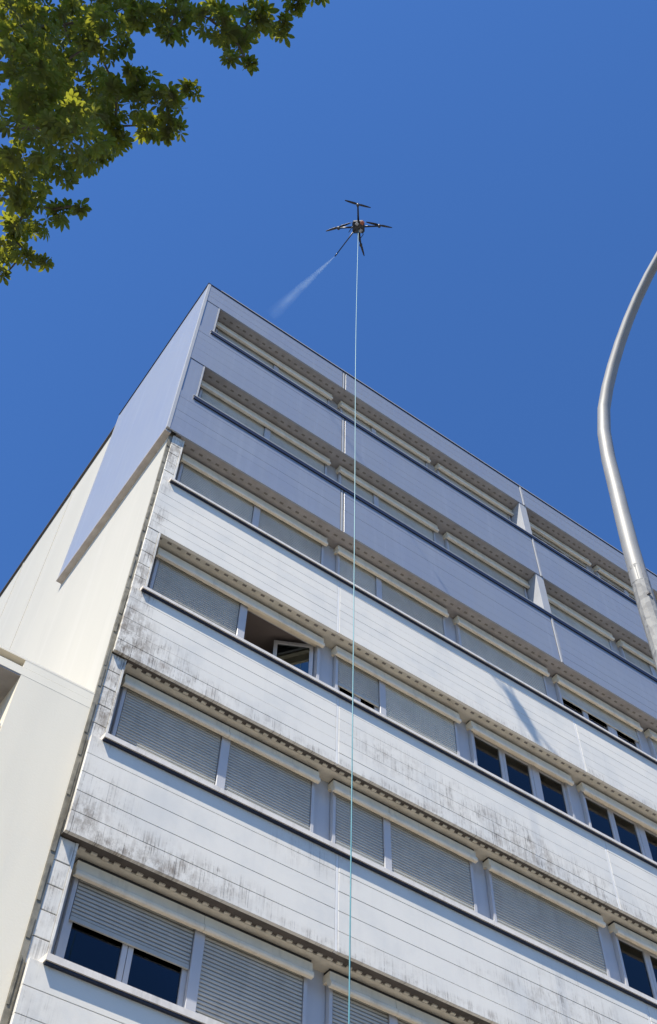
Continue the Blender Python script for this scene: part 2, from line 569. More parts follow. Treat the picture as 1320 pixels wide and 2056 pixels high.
# ---- sills
for k in range(8):
    z = sill[k]
    cap_h = (.022, .022, .045, .05, .065, .07, .07, .07)[k]
    x0 = .30
    MB().prism_x([(SY[k], z - cap_h * .5), (SY[k], z + cap_h * .5), (.36, z + cap_h * .5 + .05), (.36, z - .04), (SY[k] + .05, z - cap_h * .5)],
                 x0, XE).build('sill', M['cap'] if k > 1 else M['trim'], B)
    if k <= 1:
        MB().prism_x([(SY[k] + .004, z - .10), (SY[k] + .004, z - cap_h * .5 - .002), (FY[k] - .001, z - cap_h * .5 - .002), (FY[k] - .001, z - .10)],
                     x0 + .01, XE).build('sill_profile_and_shade', M['navy'], B)
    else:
        box('sill_profile_and_shade', x0 + .01, XE, SY[k] + .018, FY[k] - .002, z - cap_h * .5 - .018, z - cap_h * .5 - .002, M['navy'], B)  # dark strip painting the deep shadow line below these sills

# ---- soffits with their row of teeth
for k in range(8):
    h = HEAD[k]
    yf = .0 if k == 0 else FY[k - 1]
    up = k < 4
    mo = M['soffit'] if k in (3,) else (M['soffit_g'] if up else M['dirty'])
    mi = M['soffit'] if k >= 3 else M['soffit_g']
    x0 = .30
    ye = .125
    zl = h + .004
    zs = zl if up else h - .014
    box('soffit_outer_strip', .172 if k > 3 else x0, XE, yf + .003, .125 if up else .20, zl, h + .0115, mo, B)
    if up:
        box('soffit_cavity', x0, XE, .126, .164, h + .008, h + .0118, M['slot'], B)
    box('soffit_sheet', x0, XE, .165, .455, zs, zl - .002 if not up else h + .0115, mi, B)
    if not up:
        box('soffit_infill', x0, XE, .202, .455, zl, h + .0115, mi, B)
    pitch = .165 if up else .137
    wd = .095 if up else .07
    x = .45
    if up:
        mb = MB()
        tm = None
        lim = 11.2 if k in (2, 3) else 0
        while x < XE - .2:
            if x < lim:
                if tm is None:
                    tm = MB().quadbox(-wd / 2, wd / 2, 0, .039, 0, .0033).build('soffit_tooth', mi, B, (x + wd / 2, .1255, h + .0045), local=True).data
                else:
                    link('soffit_tooth', tm, B, (x + wd / 2, .1255, h + .0045))
            else:
                mb.quadbox(x, x + wd, .1255, .1645, h + .0045, h + .0078)
            x += pitch
        tag(mb.build('soffit_tooth_row', mi, B), kind='stuff')
    else:
        first = None
        rest = MB()
        lim = {4: 12.2, 5: 7.5}.get(k, 0)
        while x < XE - .2:
            if x < lim:
                if first is None:
                    first = MB().quadbox(-wd / 2, wd / 2, 0, .036, 0, .016).build('soffit_tooth', mi, B, (x, .128, zs), local=True)
                else:
                    link('soffit_tooth', first.data, B, (x, .128 + random.uniform(-.006, .0), zs))
            else:
                rest.quadbox(x - wd / 2, x + wd / 2, .128, .164, zs, zs + .016)
            x += pitch
        tag(rest.build('soffit_tooth_row', mi, B), kind='stuff')

# ---- windows
slat_mesh = {}


def slat_profile(z, p):
    # convex rolled slat: (y, z) section, curved face outward
    return [(.012, z + p), (.004, z + p * .86), (0.0, z + p * .5), (.003, z + p * .16), (.011, z + .002), (.018, z + p * .1), (.018, z + p * .95)]


SLATP = .0455


def shutter(win, x0, x1, zb, zt, single, mat, y=.335):
    n = int((zt - zb - .05) / SLATP)
    xa, xb = x0 + .012, x1 - .012
    if single:
        key = (round(xb - xa, 3), mat.name)
        for i in range(n):
            zz = zb + .05 + i * SLATP
            if key not in slat_mesh:
                hx = (xb - xa) / 2
                o = MB().prism_x(slat_profile(0, SLATP * .93), -hx, hx).build('shutter_slat', mat, win, ((xa + xb) / 2, y, zz), local=True)
                slat_mesh[key] = o.data
            else:
                link('shutter_slat', slat_mesh[key], win, ((xa + xb) / 2, y + random.uniform(-.0012, .0012), zz))
    else:
        mb = MB()
        for i in range(n):
            zz = zb + .05 + i * SLATP
            mb.prism_x([(y + a, b) for a, b in slat_profile(zz, SLATP * .93)], xa, xb)
        tag(mb.build('shutter_curtain', mat, win), kind='stuff')
    # bottom rail and dark backing so nothing shines through
    MB().quadbox(xa, xb, y - .002, y + .022, zb, zb + .045).build('shutter_rail', mat, win)
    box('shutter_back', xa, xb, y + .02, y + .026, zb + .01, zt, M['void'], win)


def pane_set(win, x0, x1, zb, zt, n, open_mid=False):
    """sashes side by side between x0 and x1"""
    w_ = (x1 - x0) / n
    for i in range(n):
        a, b = x0 + i * w_, x0 + (i + 1) * w_
        fr = MB()
        st = .062
        fr.quadbox(a + .004, a + st, .372, .43, zb, zt)
        fr.quadbox(b - st, b - .004, .372, .43, zb, zt)
        fr.quadbox(a + st, b - st, .372, .43, zb, zb + .08)
        fr.quadbox(a + st, b - st, .372, .43, zt - .08, zt)
        fr.build('sash', M['pvc'], win)
        box('pane', a + st, b - st, .395, .401, zb + .08, zt - .08, M['glass'], win)


rs = random.Random(21)


def window(x0, x1, k, shut, single=False, sashes=2, opened=False, curtain=False):
    """x0..x1 inside the guide rails; shut = height above the sill where the curtain ends (None = rolled up)"""
    z, h = sill[k], HEAD[k]
    zb, zt = z + .07, h + .0
    f = MB()
    f.quadbox(x0 - .045, x0, .325, .44, z + .03, h - .03)
    f.quadbox(x1, x1 + .045, .325, .44, z + .03, h - .03)
    f.quadbox(x0, x1, .36, .44, z + .03, zb + .05)
    f.quadbox(x0, x1, .36, .44, h - .12, h - .002)
    win = f.build('window', M['pvc'], B, ((x0 + x1) / 2, .38, z))
    zb2 = zb + .05
    zt2 = h - .12
    if opened:
        # both sashes swung inward
        for hx, sgn, ang in ((x1 - .03, -1, 27), (x0 + .03, 1, 88)):
            wd = (x1 - x0) / 2 - .03
            c, s_ = math.cos(math.radians(ang)), math.sin(math.radians(ang))
            mb = MB(); gl = MB()
            def slab(m, u0, u1, za, zc, t0, t1):
                i = len(m.v)
                for zz in (za, zc):
                    for u, t in ((u0, t0), (u1, t0), (u1, t1), (u0, t1)):
                        m.v.append((hx + sgn * (u * c - t * s_), .40 + u * s_ + t * c, zz))
                m.f += [(i, i + 3, i + 2, i + 1), (i + 4, i + 5, i + 6, i + 7), (i, i + 1, i + 5, i + 4), (i + 1, i + 2, i + 6, i + 5),
                        (i + 2, i + 3, i + 7, i + 6), (i + 3, i, i + 4, i + 7)]
                m.sm += [False] * 6
            slab(mb, 0, .06, zb2, zt2, 0, .05); slab(mb, wd - .06, wd, zb2, zt2, 0, .05)
            slab(mb, .06, wd - .06, zb2, zb2 + .07, 0, .05); slab(mb, .06, wd - .06, zt2 - .06, zt2, 0, .05)
            slab(gl, .06, wd - .06, zb2 + .07, zt2 - .06, .02, .028)
            o = mb.build('sash', M['pvc'], win)
            if sgn < 0: o['label'] = 'window sash standing open into the room'
            gl.build('pane', M['glass_dull'], win)
    elif not (shut is not None and shut <= .1):
        if sashes == 3:
            s3 = x0 + (x1 - x0) * .66
            pane_set(win, x0, s3 - .05, zb2, zt2, 2)
            f2 = box('mullion', s3 - .05, s3 + .05, .365, .438, zb2, zt2, M['pvc'], win)
            pane_set(win, s3 + .05, x1, zb2, zt2, 1)
        else:
            pane_set(win, x0, x1, zb2, zt2, sashes)
        if curtain:
            mb = MB()
            n = 14
            xa = x0 + (x1 - x0) * .38; xb = x0 + (x1 - x0) * .56
            i0 = len(mb.v)
            for q in range(n + 1):
                xx = xa + (xb - xa) * q / n
                yy = .52 + .025 * (q % 2)
                mb.v += [(xx, yy, zb2 + .1), (xx, yy, zt2 - .02)]
            for q in range(n):
                mb.f.append((i0 + 2 * q, i0 + 2 * q + 2, i0 + 2 * q + 3, i0 + 2 * q + 1)); mb.sm.append(False)
            mb.build('curtain', M['curtain'], win)
    if shut is not None:
        tone = rs.random()
        mat = (M['slatd'] if tone < .6 else M['slat2']) if single else (M['slat'] if tone < .5 else M['slat3'] if tone < .8 else M['slatd'])
        shutter(win, x0, x1, z + .06 + shut, h - .1, single, mat)
    return win


def shutter_box(x0, x1, k, split=()):
    """beige roller box: flat upper face and a rounded lower lip"""
    h = HEAD[k]
    zb = h - (.245 if k > 2 else .265)
    gt = .055 if k > 3 else .038
    prof = [(.262, h - gt), (.258, zb + .085), (.238, zb + .072), (.225, zb + .05), (.226, zb + .02), (.238, zb), (.285, zb), (.33, zb + .09), (.40, zb + .09), (.40, h - gt)]
    cuts = [x0] + [s for s in split] + [x1]
    for a, b in zip(cuts[:-1], cuts[1:]):
        MB().prism_x(prof, a + (.003 if a != x0 else 0), b - (.003 if b != x1 else 0)).build('shutter_box', M['box'], B)
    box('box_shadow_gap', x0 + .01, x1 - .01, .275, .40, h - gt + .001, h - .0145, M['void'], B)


bays = {  # letter: (box left, box right, [windows (x0, x1)])
    'A': (.475, 3.455, [(.56, 1.97), (2.09, 3.39)]),
    'B': (3.69, 6.17, [(3.78, 4.575), (4.685, 6.10)]),
    'C': (6.41, 8.62, [(6.49, 8.54)]),
    'D': (8.86, 11.06, [(8.94, 10.98)]),
    'E': (11.31, 13.85, [(11.39, 12.2), (12.32, 13.77)]),
    'F': (14.15, 17.0, [(14.24, 15.6), (15.72, 16.92)]),
    'G': (17.3, 20.4, [(17.4, 18.8), (18.92, 20.3)]),
    'H': (20.7, 23.9, [(20.8, 22.2), (22.32, 23.8)]),
}
state = {  # (row, bay, window): height left open at the bottom, None = shutter rolled up
    (0, 'D', 0): .88, (0, 'E', 0): .86, (0, 'E', 1): .86, (2, 'D', 0): .75, (3, 'A', 1): 'open', (3, 'B', 0): .56, (3, 'C', 0): None,
    (3, 'D', 0): None, (3, 'E', 0): None, (3, 'E', 1): None, (4, 'D', 0): None, (4, 'E', 0): None, (5, 'A', 0): .68, (6, 'C', 0): None, (1, 'A', 0): .0,
    (5, 'D', 0): None,
}
for k in range(8):
    for nm, (bx0, bx1, wins) in bays.items():
        if k < 2 and nm == 'D':
            bx0 = 9.0; wins = [(9.08, 10.98)]
        shutter_box(bx0, bx1, k, split=[(wins[0][1] + wins[1][0]) / 2] if (len(wins) > 1 and k in (3, 4, 5) and nm in 'AB' and not (k == 3 and nm == 'A')) else ())
        for i, (a, b) in enumerate(wins):
            st = state.get((k, nm, i), 0.0)
            single = (k == 5 and nm in 'AB') or (k == 4 and nm in 'ABC')
            window(a, b, k, None if st == 'open' else st, single, 3 if nm in 'CD' else 2, st == 'open', curtain=(k == 3 and nm == 'C'))
        if len(wins) > 1:
            a, b = wins[0][1] - .003, wins[1][0] + .003
            if b > a + .005:
                board('mullion', a, b, .312, .012, sill[k] + .03, HEAD[k] - .03, M['pvc'], B, .004)
    # pale panels between the window groups
    names = list(bays)
    prev = .385
    for nm in names:
        x0 = bays[nm][2][0][0] - .047
        if k < 2 and nm == 'D': x0 = 9.03
        if x0 - prev > .02:
            board('pier_panel', prev + .002, x0 - .002, .395, .06, sill[k] + .03, HEAD[k] + .002, M['pvc'], B, .004)
        prev = bays[nm][2][-1][1] + .047
    board('pier_panel', prev + .002, XE, .395, .06, sill[k] + .03, HEAD[k] + .002, M['pvc'], B, .004)

# upright fins standing in the two upper window bands
for k in (0, 1):
    o = board('fin', 8.63, 8.84, .012, .38, sill[k] + .03, HEAD[k] - .003, M['trim'], B, .004)
    o = board('fin', 19.1, 19.3, .012, .38, sill[k] + .03, HEAD[k] - .003, M['trim'], B, .004)

# ------------------------------------------------------------ lower side wing flush with the front
Wg = tag(empty('side_wing', (-6, .1, 0)), 'cream rendered low wing beside the tall block with a deep loggia opening under its coping', 'building')
WO[Wg.name] = Vector((-6, .1, 0))
wy = .10
WT = 11.03
for nm, a in (('wall', (-.79, .104, wy, 6.0, 0, 10.765)), ('wall', (-9.0, -3.9, wy, 6.0, 0, 10.765)), ('wall', (-3.9, -.79, wy, 6.0, 0, 9.2)),
              ('loggia_back_wall', (-3.9, -.79, 1.1, 6.0, 9.2, 10.765))):
    box(nm, *a, M['wingr'], Wg)
box('slab_edge', -9.0, .104, wy - .0015, 6.0, 10.767, 10.885, M['wingl'], Wg)
box('parapet', -.80, .104, wy - .0008, 6.0, 10.887, 11.0, M['wingl'], Wg)
box('parapet_recess', -9.0, -.802, wy + .10, 6.0, 10.887, 11.0, M['concrete'], Wg)
box('coping', -9.0, .104, wy - .0025, 6.02, 11.002, WT, M['wingl'], Wg)
box('loggia_ceiling', -3.9, -.79, wy + .005, 1.1, 10.745, 10.7655, M['soffit_g'], Wg)
wf = MB()
for a, b in ((-3.8, -2.4), (-2.3, -.95)):
    wf.quadbox(a, a + .06, 1.03, 1.095, 9.25, 10.6); wf.quadbox(b - .06, b, 1.03, 1.095, 9.25, 10.6)
    wf.quadbox(a + .06, b - .06, 1.03, 1.095, 9.25, 9.33); wf.quadbox(a + .06, b - .06, 1.03, 1.095, 10.52, 10.6)
lw = wf.build('window', M['pvc'], Wg, (-2.3, 1.06, 9.25))
for a, b in ((-3.8, -2.4), (-2.3, -.95)):
    box('pane', a + .06, b - .06, 1.05, 1.056, 9.33, 10.52, M['glass'], lw)
box('loggia_rail', -3.88, -.80, wy + .02, wy + .06, 9.95, 9.99, M['pvc'], Wg)

# ------------------------------------------------------------ street lamp
LB = Vector((1.26, -6.56, 0))
LP = tag(empty('street_lamp', LB), 'galvanised steel street lamp with a mast that bends over the pavement', 'street lamp')
WO[LP.name] = LB


def rad_at(z): return .0935 - .0052 * z


def lp(dy, z): return Vector((1.26, -6.56 - dy, z))
mast_pts = [(-.012, .25), (-.012, 2), (-.012, 4), (-.012, 5.6), (-.008, 6.3), (.004, 6.77), (.022, 7.12)]
MB().tube([lp(a, z) for a, z in mast_pts], [rad_at(z) for a, z in mast_pts], 12, smooth=False).build('mast', M['galv'], LP)
arm_pts = [(.014, 6.98), (.022, 7.122), (.038, 7.39), (.062, 7.7), (.086, 7.98), (.118, 8.38), (.162, 8.70), (.235, 8.97), (.33, 9.17), (.445, 9.36), (.58, 9.55), (.73, 9.73), (.88, 9.88), (1.05, 10.02), (1.25, 10.15), (1.6, 10.31), (2.0, 10.42), (2.4, 10.46)]
MB().tube([lp(a, b) for a, b in arm_pts], [.0575 - .0013 * i for i in range(len(arm_pts))], 20, cap=False).build('arm', M['armm'], LP)
MB().tube([lp(.020, 7.105), lp(.0225, 7.135)], .0578, 12, smooth=False).build('collar', M['galv'], LP)
MB().tube([lp(0, .0), lp(0, .25)], [.13, .12], 8, smooth=False).build('base_sleeve', M['galv'], LP)
box('base_plate', 1.06, 1.46, -6.76, -6.36, 0.0, .02, M['galv'], LP)
for sx, sz in ((-.03, 6.82), (.02, 6.66)):
    MB().quadbox(1.26 + sx - .008, 1.26 + sx + .008, -6.56 - .072, -6.56 - .05, sz, sz + .018).build('bolt', M['rust'], LP)
hd = MB()
hy = -6.56 - 2.4
for i, (y, wx, zt_, zb_) in enumerate(((hy + .05, .05, 10.50, 10.42), (hy - .15, .13, 10.56, 10.40), (hy - .45, .15, 10.57, 10.40), (hy - .7, .07, 10.52, 10.43))):
    hd.v += [(1.26 - wx, y, zb_), (1.26 + wx, y, zb_), (1.26 + wx * .7, y, zt_), (1.26 - wx * .7, y, zt_)]
for i in range(3):
    for q in range(4):
        a, b = i * 4 + q, i * 4 + (q + 1) % 4
        hd.f.append((a, b, b + 4, a + 4)); hd.sm.append(False)
hd.f += [(3, 2, 1, 0), (12, 13, 14, 15)]; hd.sm += [False, False]
head = hd.build('lamp_head', M['dgrey'], LP)
box('lamp_lens', 1.17, 1.35, hy - .44, hy - .16, 10.385, 10.399, M['lens'], head)

# ------------------------------------------------------------ cleaning drone
DC = Vector((1.95, -2.776, 24.0))
DR = tag(empty('cleaning_drone', DC), 'dark four-rotor cleaning drone hovering above the roof with a spray lance', 'drone')
WO[DR.name] = DC
body = MB()
ring = [(-.13, -.09), (-.10, -.13), (.10, -.13), (.13, -.09), (.13, .09), (.10, .13), (-.10, .13), (-.13, .09)]
a0 = math.radians(-38)
ca, sa = math.cos(a0), math.sin(a0)
for dz, s in ((-.07, .75), (-.045, 1.0), (.03, 1.0), (.075, .7)):
    body.v += [(DC.x + (x * ca - y * sa) * s, DC.y + (x * sa + y * ca) * s, DC.z + dz) for x, y in ring]
for i in range(3):
    for q in range(8):
        a, b = i * 8 + q, i * 8 + (q + 1) % 8
        body.f.append((a, b, b + 8, a + 8)); body.sm.append(False)
body.f += [tuple(range(8))[::-1], tuple(range(24, 32))]; body.sm += [False, False]
body.build('body', M['carbon'], DR)
box('battery', DC.x - .05, DC.x + .06, DC.y - .05, DC.y + .05, DC.z + .076, DC.z + .13, M['dgrey'], DR)
box('camera_pod', DC.x - .035, DC.x + .035, DC.y - .17, DC.y - .105, DC.z - .11, DC.z - .06, M['red'], DR)
box('tank_clip', DC.x + .04, DC.x + .10, DC.y - .02, DC.y + .05, DC.z - .105, DC.z - .071, M['dgrey'], DR)
box('tank_clip', DC.x - .11, DC.x - .05, DC.y - .08, DC.y - .03, DC.z - .105, DC.z - .071, M['dgrey'], DR)
rot = [((-.281, -.364), (1.452, -3.011), (1.958, -3.191)), ((-.324, .273), (1.497, -2.276), (1.81, -2.715)),
       ((.352, -.268), (2.059, -2.894), (2.57, -3.114)), ((.28, .294), (2.115, -2.586), (2.472, -2.298))]
for (ox, oy), b1, b2 in rot:
    tip = DC + Vector((ox, oy, .0))
    d = Vector((ox, oy, 0)).normalized()
    arm = MB().tube([DC + d * .10 + Vector((0, 0, .0)), tip], [.022, .016], 8).build('arm', M['carbon'], DR)
    MB().tube([tip + Vector((0, 0, -.03)), tip + Vector((0, 0, .055))], .032, 10).build('motor', M['carbon'], arm)
    dirb = (Vector((b2[0], b2[1], 0)) - Vector((b1[0], b1[1], 0))).normalized()
    L = .285
    pr = MB()
    side = Vector((-dirb.y, dirb.x, 0))
    for sg in (1, -1):
        secs = [(.02, .014, .0), (.07, .024, .003), (.15, .021, .008), (.23, .016, .013), (L, .008, .018)]
        i0 = len(pr.v)
        for u, wv, lift in secs:
            c = tip + Vector((0, 0, .062 + lift)) + dirb * (u * sg)
            for e1, e2 in ((-1, -.004), (1, .004), (1, .008), (-1, .0)):
                pr.v.append(tuple(c + side * (wv * e1 * sg) + Vector((0, 0, e2))))
        for q in range(4):
            for r in range(4):
                a, b = i0 + q * 4 + r, i0 + q * 4 + (r + 1) % 4
                pr.f.append((a, b, b + 4, a + 4)); pr.sm.append(False)
        pr.f += [(i0 + 3, i0 + 2, i0 + 1, i0), (i0 + 16, i0 + 17, i0 + 18, i0 + 19)]; pr.sm += [False, False]
    pr.build('propeller', M['carbon'], arm)
# landing skids
for sx in (-1, 1):
    p0 = DC + Vector((sx * .09, .02, -.06))
    MB().tube([p0, p0 + Vector((sx * .05, .0, -.14)), p0 + Vector((sx * .05, .14, -.16))], .009, 6).build('landing_leg', M['carbon'], DR)
NZ = Vector((1.905, -2.04, 23.90))
MB().tube([DC + Vector((-.03, .06, -.06)), NZ], [.014, .011], 8).build('spray_lance', M['carbon'], DR)
dn = (NZ - DC).normalized()
MB().tube([NZ - dn * .02, NZ + dn * .06], [.016, .010], 8).build('nozzle', M['carbon'], DR)

# hose hanging from the drone to the ground
hp = []
H0 = DC + Vector((.02, .03, -.08))
key = [(H0.x, H0.y, H0.z), (1.955, -2.70, 21.0), (1.90, -2.72, 17.7), (1.86, -2.74, 13.4), (1.80, -2.77, 8.93), (1.75, -2.80, 6.15), (1.62, -2.95, 3.0), (1.45, -3.2, .6), (1.2, -3.6, .02), (.3, -4.6, .02), (-.8, -4.9, .02)]
kv = [Vector(k) for k in key]
for i in range(len(kv) - 1):
    p0 = kv[max(i - 1, 0)]; p1 = kv[i]; p2 = kv[i + 1]; p3 = kv[min(i + 2, len(kv) - 1)]
    for j in range(8):
        t = j / 8
        hp.append(.5 * ((2 * p1) + (-p0 + p2) * t + (2 * p0 - 5 * p1 + 4 * p2 - p3) * t * t + (-p0 + 3 * p1 - 3 * p2 + p3) * t * t * t))
hp.append(kv[-1])
tag(MB().tube(hp, .0062, 8).build('water_hose', M['hose'], None, (1.75, -2.8, 0)), 'thin turquoise hose hanging straight down from the drone in front of the facade', 'hose')

# spray of water: a cone of fine mist from the nozzle to the top of the wall
def spray():
    T = Vector((1.50, -.03, 23.74))
    st = NZ + dn * .05
    ax = T - st
    L = ax.length
    n = 16
    v = []; f = []
    rings = [(0, .012), (.12, .03), (.35, .075), (.65, .13), (.97, .19)]
    for u, r in rings:
        for q in range(n):
            an = 2 * math.pi * q / n
            v.append((r * math.cos(an), r * math.sin(an), u * L))
    for i in range(len(rings) - 1):
        for q in range(n):
            a = i * n + q; b = i * n + (q + 1) % n
            f.append((a, b, b + n, a + n))
    f += [tuple(range(n))[::-1], tuple((len(rings) - 1) * n + q for q in range(n))]
    me = bpy.data.meshes.new('water_spray')
    me.from_pydata(v, [], f)
    o = bpy.data.objects.new('water_spray', me)
    COL.objects.link(o)
    o.location = st
    o.rotation_mode = 'QUATERNION'
    o.rotation_quaternion = ax.to_track_quat('Z', 'Y')
    m = bpy.data.materials.new('fine_mist'); m.use_nodes = True
    t = m.node_tree
    for nd in list(t.nodes):
        if nd.type != 'OUTPUT_MATERIAL': t.nodes.remove(nd)
    pv = t.nodes.new('ShaderNodeVolumePrincipled')
    pv.inputs['Color'].default_value = (.72, .88, 1, 1)
    pv.inputs['Anisotropy'].default_value = 0.0
    tc = t.nodes.new('ShaderNodeTexCoord')
    sx = t.nodes.new('ShaderNodeSeparateXYZ'); t.links.new(tc.outputs['Object'], sx.inputs[0])

    def mt(op, a, b=None):
        x = t.nodes.new('ShaderNodeMath'); x.operation = op
        for i, q in enumerate((a, b)):
            if q is None: continue
            if isinstance(q, (int, float)): x.inputs[i].default_value = q
            else: t.links.new(q, x.inputs[i])
        return x.outputs[0]
    r2 = mt('SQRT', mt('ADD', mt('MULTIPLY', sx.outputs[0], sx.outputs[0]), mt('MULTIPLY', sx.outputs[1], sx.outputs[1])))
    z = mt('MULTIPLY', sx.outputs[2], 1 / L)
    rad = mt('ADD', mt('MULTIPLY', z, .185), .012)
    fall = mt('MAXIMUM', mt('SUBTRACT', 1, mt('DIVIDE', r2, rad)), 0)
    nz = t.nodes.new('ShaderNodeTexNoise'); nz.inputs['Scale'].default_value = 5; nz.inputs['Detail'].default_value = 4
    mp = t.nodes.new('ShaderNodeMapping'); mp.inputs['Scale'].default_value = (1.6, 1.6, .5)
    t.links.new(tc.outputs['Object'], mp.inputs[0]); t.links.new(mp.outputs[0], nz.inputs['Vector'])
    nn = mt('POWER', mt('MULTIPLY', nz.outputs[0], 1.8), 2)
    # thins out along its length
    dens = mt('DIVIDE', SPRAY_D, mt('ADD', mt('MULTIPLY', mt('MULTIPLY', rad, rad), 50), .04))
    dens = mt('MULTIPLY', mt('MULTIPLY', dens, fall), nn)
    dens = mt('MULTIPLY', dens, mt('MAXIMUM', mt('SUBTRACT', 1, mt('POWER', z, 5)), 0))
    t.links.new(dens, pv.inputs['Density'])
    t.links.new(pv.outputs[0], t.nodes['Material Output'].inputs['Volume'])
    me.materials.append(m)
    tag(o, 'fine white water spray fanning from the drone lance to the roof edge', 'water spray', kind='stuff')


SPRAY_D = 1.9
spray()

# ------------------------------------------------------------ chestnut tree
TB = Vector((-6.6, -7.6, 0))
TR = tag(empty('chestnut_tree', TB), 'leafy green tree with hand-shaped leaves hanging into the upper left sky', 'tree')
WO[TR.name] = TB
VIS = [(-3.69, -6.52, 9.39, 0.3), (-3.44, -6.62, 9.87, 0.21), (-3.19, -6.82, 9.32, 0.22), (-3.44, -6.42, 8.97, 0.32), (-3.23, -6.32, 9.8, 0.33), (-2.9, -6.46, 9.44, 0.22), (-3.26, -6.2, 8.7, 0.29), (-3.01, -6.4, 8.57, 0.25), (-2.83, -6.21, 9.47, 0.19), (-2.83, -6.66, 9.5, 0.14), (-2.63, -6.69, 9.31, 0.16), (-2.53, -6.83, 9.44, 0.1), (-2.49, -6.54, 9.36, 0.12), (-2.66, -6.39, 9.63, 0.15), (-3.18, -5.84, 8.78, 0.23), (-3.04, -5.85, 9.22, 0.19), (-2.85, -6.01, 9.4, 0.12), (-3.04, -5.6, 8.9, 0.2), (-2.87, -5.68, 9.05, 0.12), (-2.77, -5.82, 9.0, 0.06), (-3.05, -5.32, 8.88, 0.17), (-2.89, -5.42, 8.71, 0.1), (-2.77, -5.45, 8.73, 0.05), (-2.97, -5.2, 8.71, 0.07), (-3.06, -7.01, 9.68, 0.16), (-2.88, -7.13, 9.61, 0.19), (-2.86, -7.06, 9.39, 0.07), (-2.64, -7.28, 9.55, 0.18), (-2.44, -7.23, 9.64, 0.13), (-2.31, -7.21, 9.43, 0.07), (-2.43, -7.15, 9.42, 0.07), (-2.4, -7.43, 9.78, 0.17), (-2.24, -7.48, 9.68, 0.1), (-2.25, -7.64, 9.8, 0.13), (-2.14, -7.75, 9.91, 0.09), (-3.22, -6.85, 10.15, 0.16), (-2.94, -6.73, 9.31, 0.06), (-2.74, -4.70, 8.455, 0.03), (-3.54, -6.26, 10.17, 0.24), (-3.4, -5.95, 10.09, 0.33), (-3.9, -6.31, 10.35, 0.29), (-3.45, -6.68, 10.3, 0.24)]
OFF = [(-6.14, -9.92, 9.85), (-8.56, -6.18, 7.5), (-6.98, -10.47, 7.55), (-9.29, -9.55, 10.2), (-9.77, -6.99, 8.66), (-7.38, -6.03, 9.49), (-7.34, -8.33, 10.79), (-3.66, -9.11, 10.06), (-5.55, -9.48, 8.54), (-3.35, -8.5, 9.15), (-5.95, -5.9, 7.46), (-3.65, -10.87, 9.22), (-8.64, -5.86, 8.41), (-4.11, -8.34, 8.39), (-6.65, -10.6, 8.89), (-5.91, -9.3, 7.22), (-6.98, -6.26, 11.19), (-6.97, -6.81, 8.33), (-6.01, -6.37, 10.71), (-7.84, -7.03, 9.39), (-7.09, -7.22, 10.98), (-5.27, -7.07, 9.14), (-6.36, -7.18, 7.97), (-4.45, -7.31, 6.94), (-6.12, -10.06, 7.01), (-8.76, -9.44, 7.75), (-6.83, -7.44, 10.12), (-6.64, -9.71, 9.08), (-5.55, -9.29, 10.07), (-8.69, -7.55, 9.97), (-6.87, -8.66, 8.01), (-9.7, -7.98, 8.29), (-5.67, -8.44, 8.79), (-7.83, -8.5, 12.02), (-4.28, -7.3, 9.49), (-2.69, -8.98, 8.97), (-3.16, -10.26, 8.42), (-6.07, -7.87, 9.59), (-7.22, -10.56, 10.1), (-3.23, -10.11, 10.45), (-5.04, -8.79, 7.63), (-8.75, -8.66, 8.52), (-5.12, -8.27, 12.14), (-7.75, -7.85, 8.17)]
OFF += [(-4.47, -7.2, 10.89), (-4.89, -7.39, 11.61), (-3.95, -7.09, 10.72), (-4.29, -7.12, 11.46), (-4.43, -7.18, 12.04), (-3.99, -7.44, 11.61), (-3.88, -7.61, 11.07), (-4.58, -7.87, 12.06), (-4.19, -7.94, 11.71), (-3.28, -7.81, 10.84), (-3.69, -7.87, 11.66), (-3.15, -7.97, 11.33), (-3.45, -8.53, 11.86), (-2.83, -8.2, 10.94), (-5.05, -7.08, 12.39)]  # unseen clumps added towards the sun to shade the visible leaves

rt = random.Random(3)
tp = [TB + Vector((0, 0, 0)), TB + Vector((.02, .03, .4)), TB + Vector((.05, 0, 2.2)), TB + Vector((.12, -.05, 4.2)), TB + Vector((.1, -.1, 6.2)), TB + Vector((0, -.3, 8.4)), TB + Vector((.1, -.4, 10.6))]
MB().tube(tp, [.36, .27, .23, .2, .16, .10, .03], 12).build('trunk', M['bark'], TR)


def wiggle(a, b, n, amp, r0, r1):
    a, b = Vector(a), Vector(b)
    L = (b - a).length
    pts = []
    o = Vector((0, 0, 0))
    for i in range(n + 1):
        t = i / n
        o = o + Vector((rt.uniform(-1, 1), rt.uniform(-1, 1), rt.uniform(-1, 1))) * amp * L / n
        pts.append(a.lerp(b, t) + o * math.sin(math.pi * t) + Vector((0, 0, L * .10 * math.sin(math.pi * t))))
    return pts, [r0 + (r1 - r0) * i / n for i in range(n + 1)]


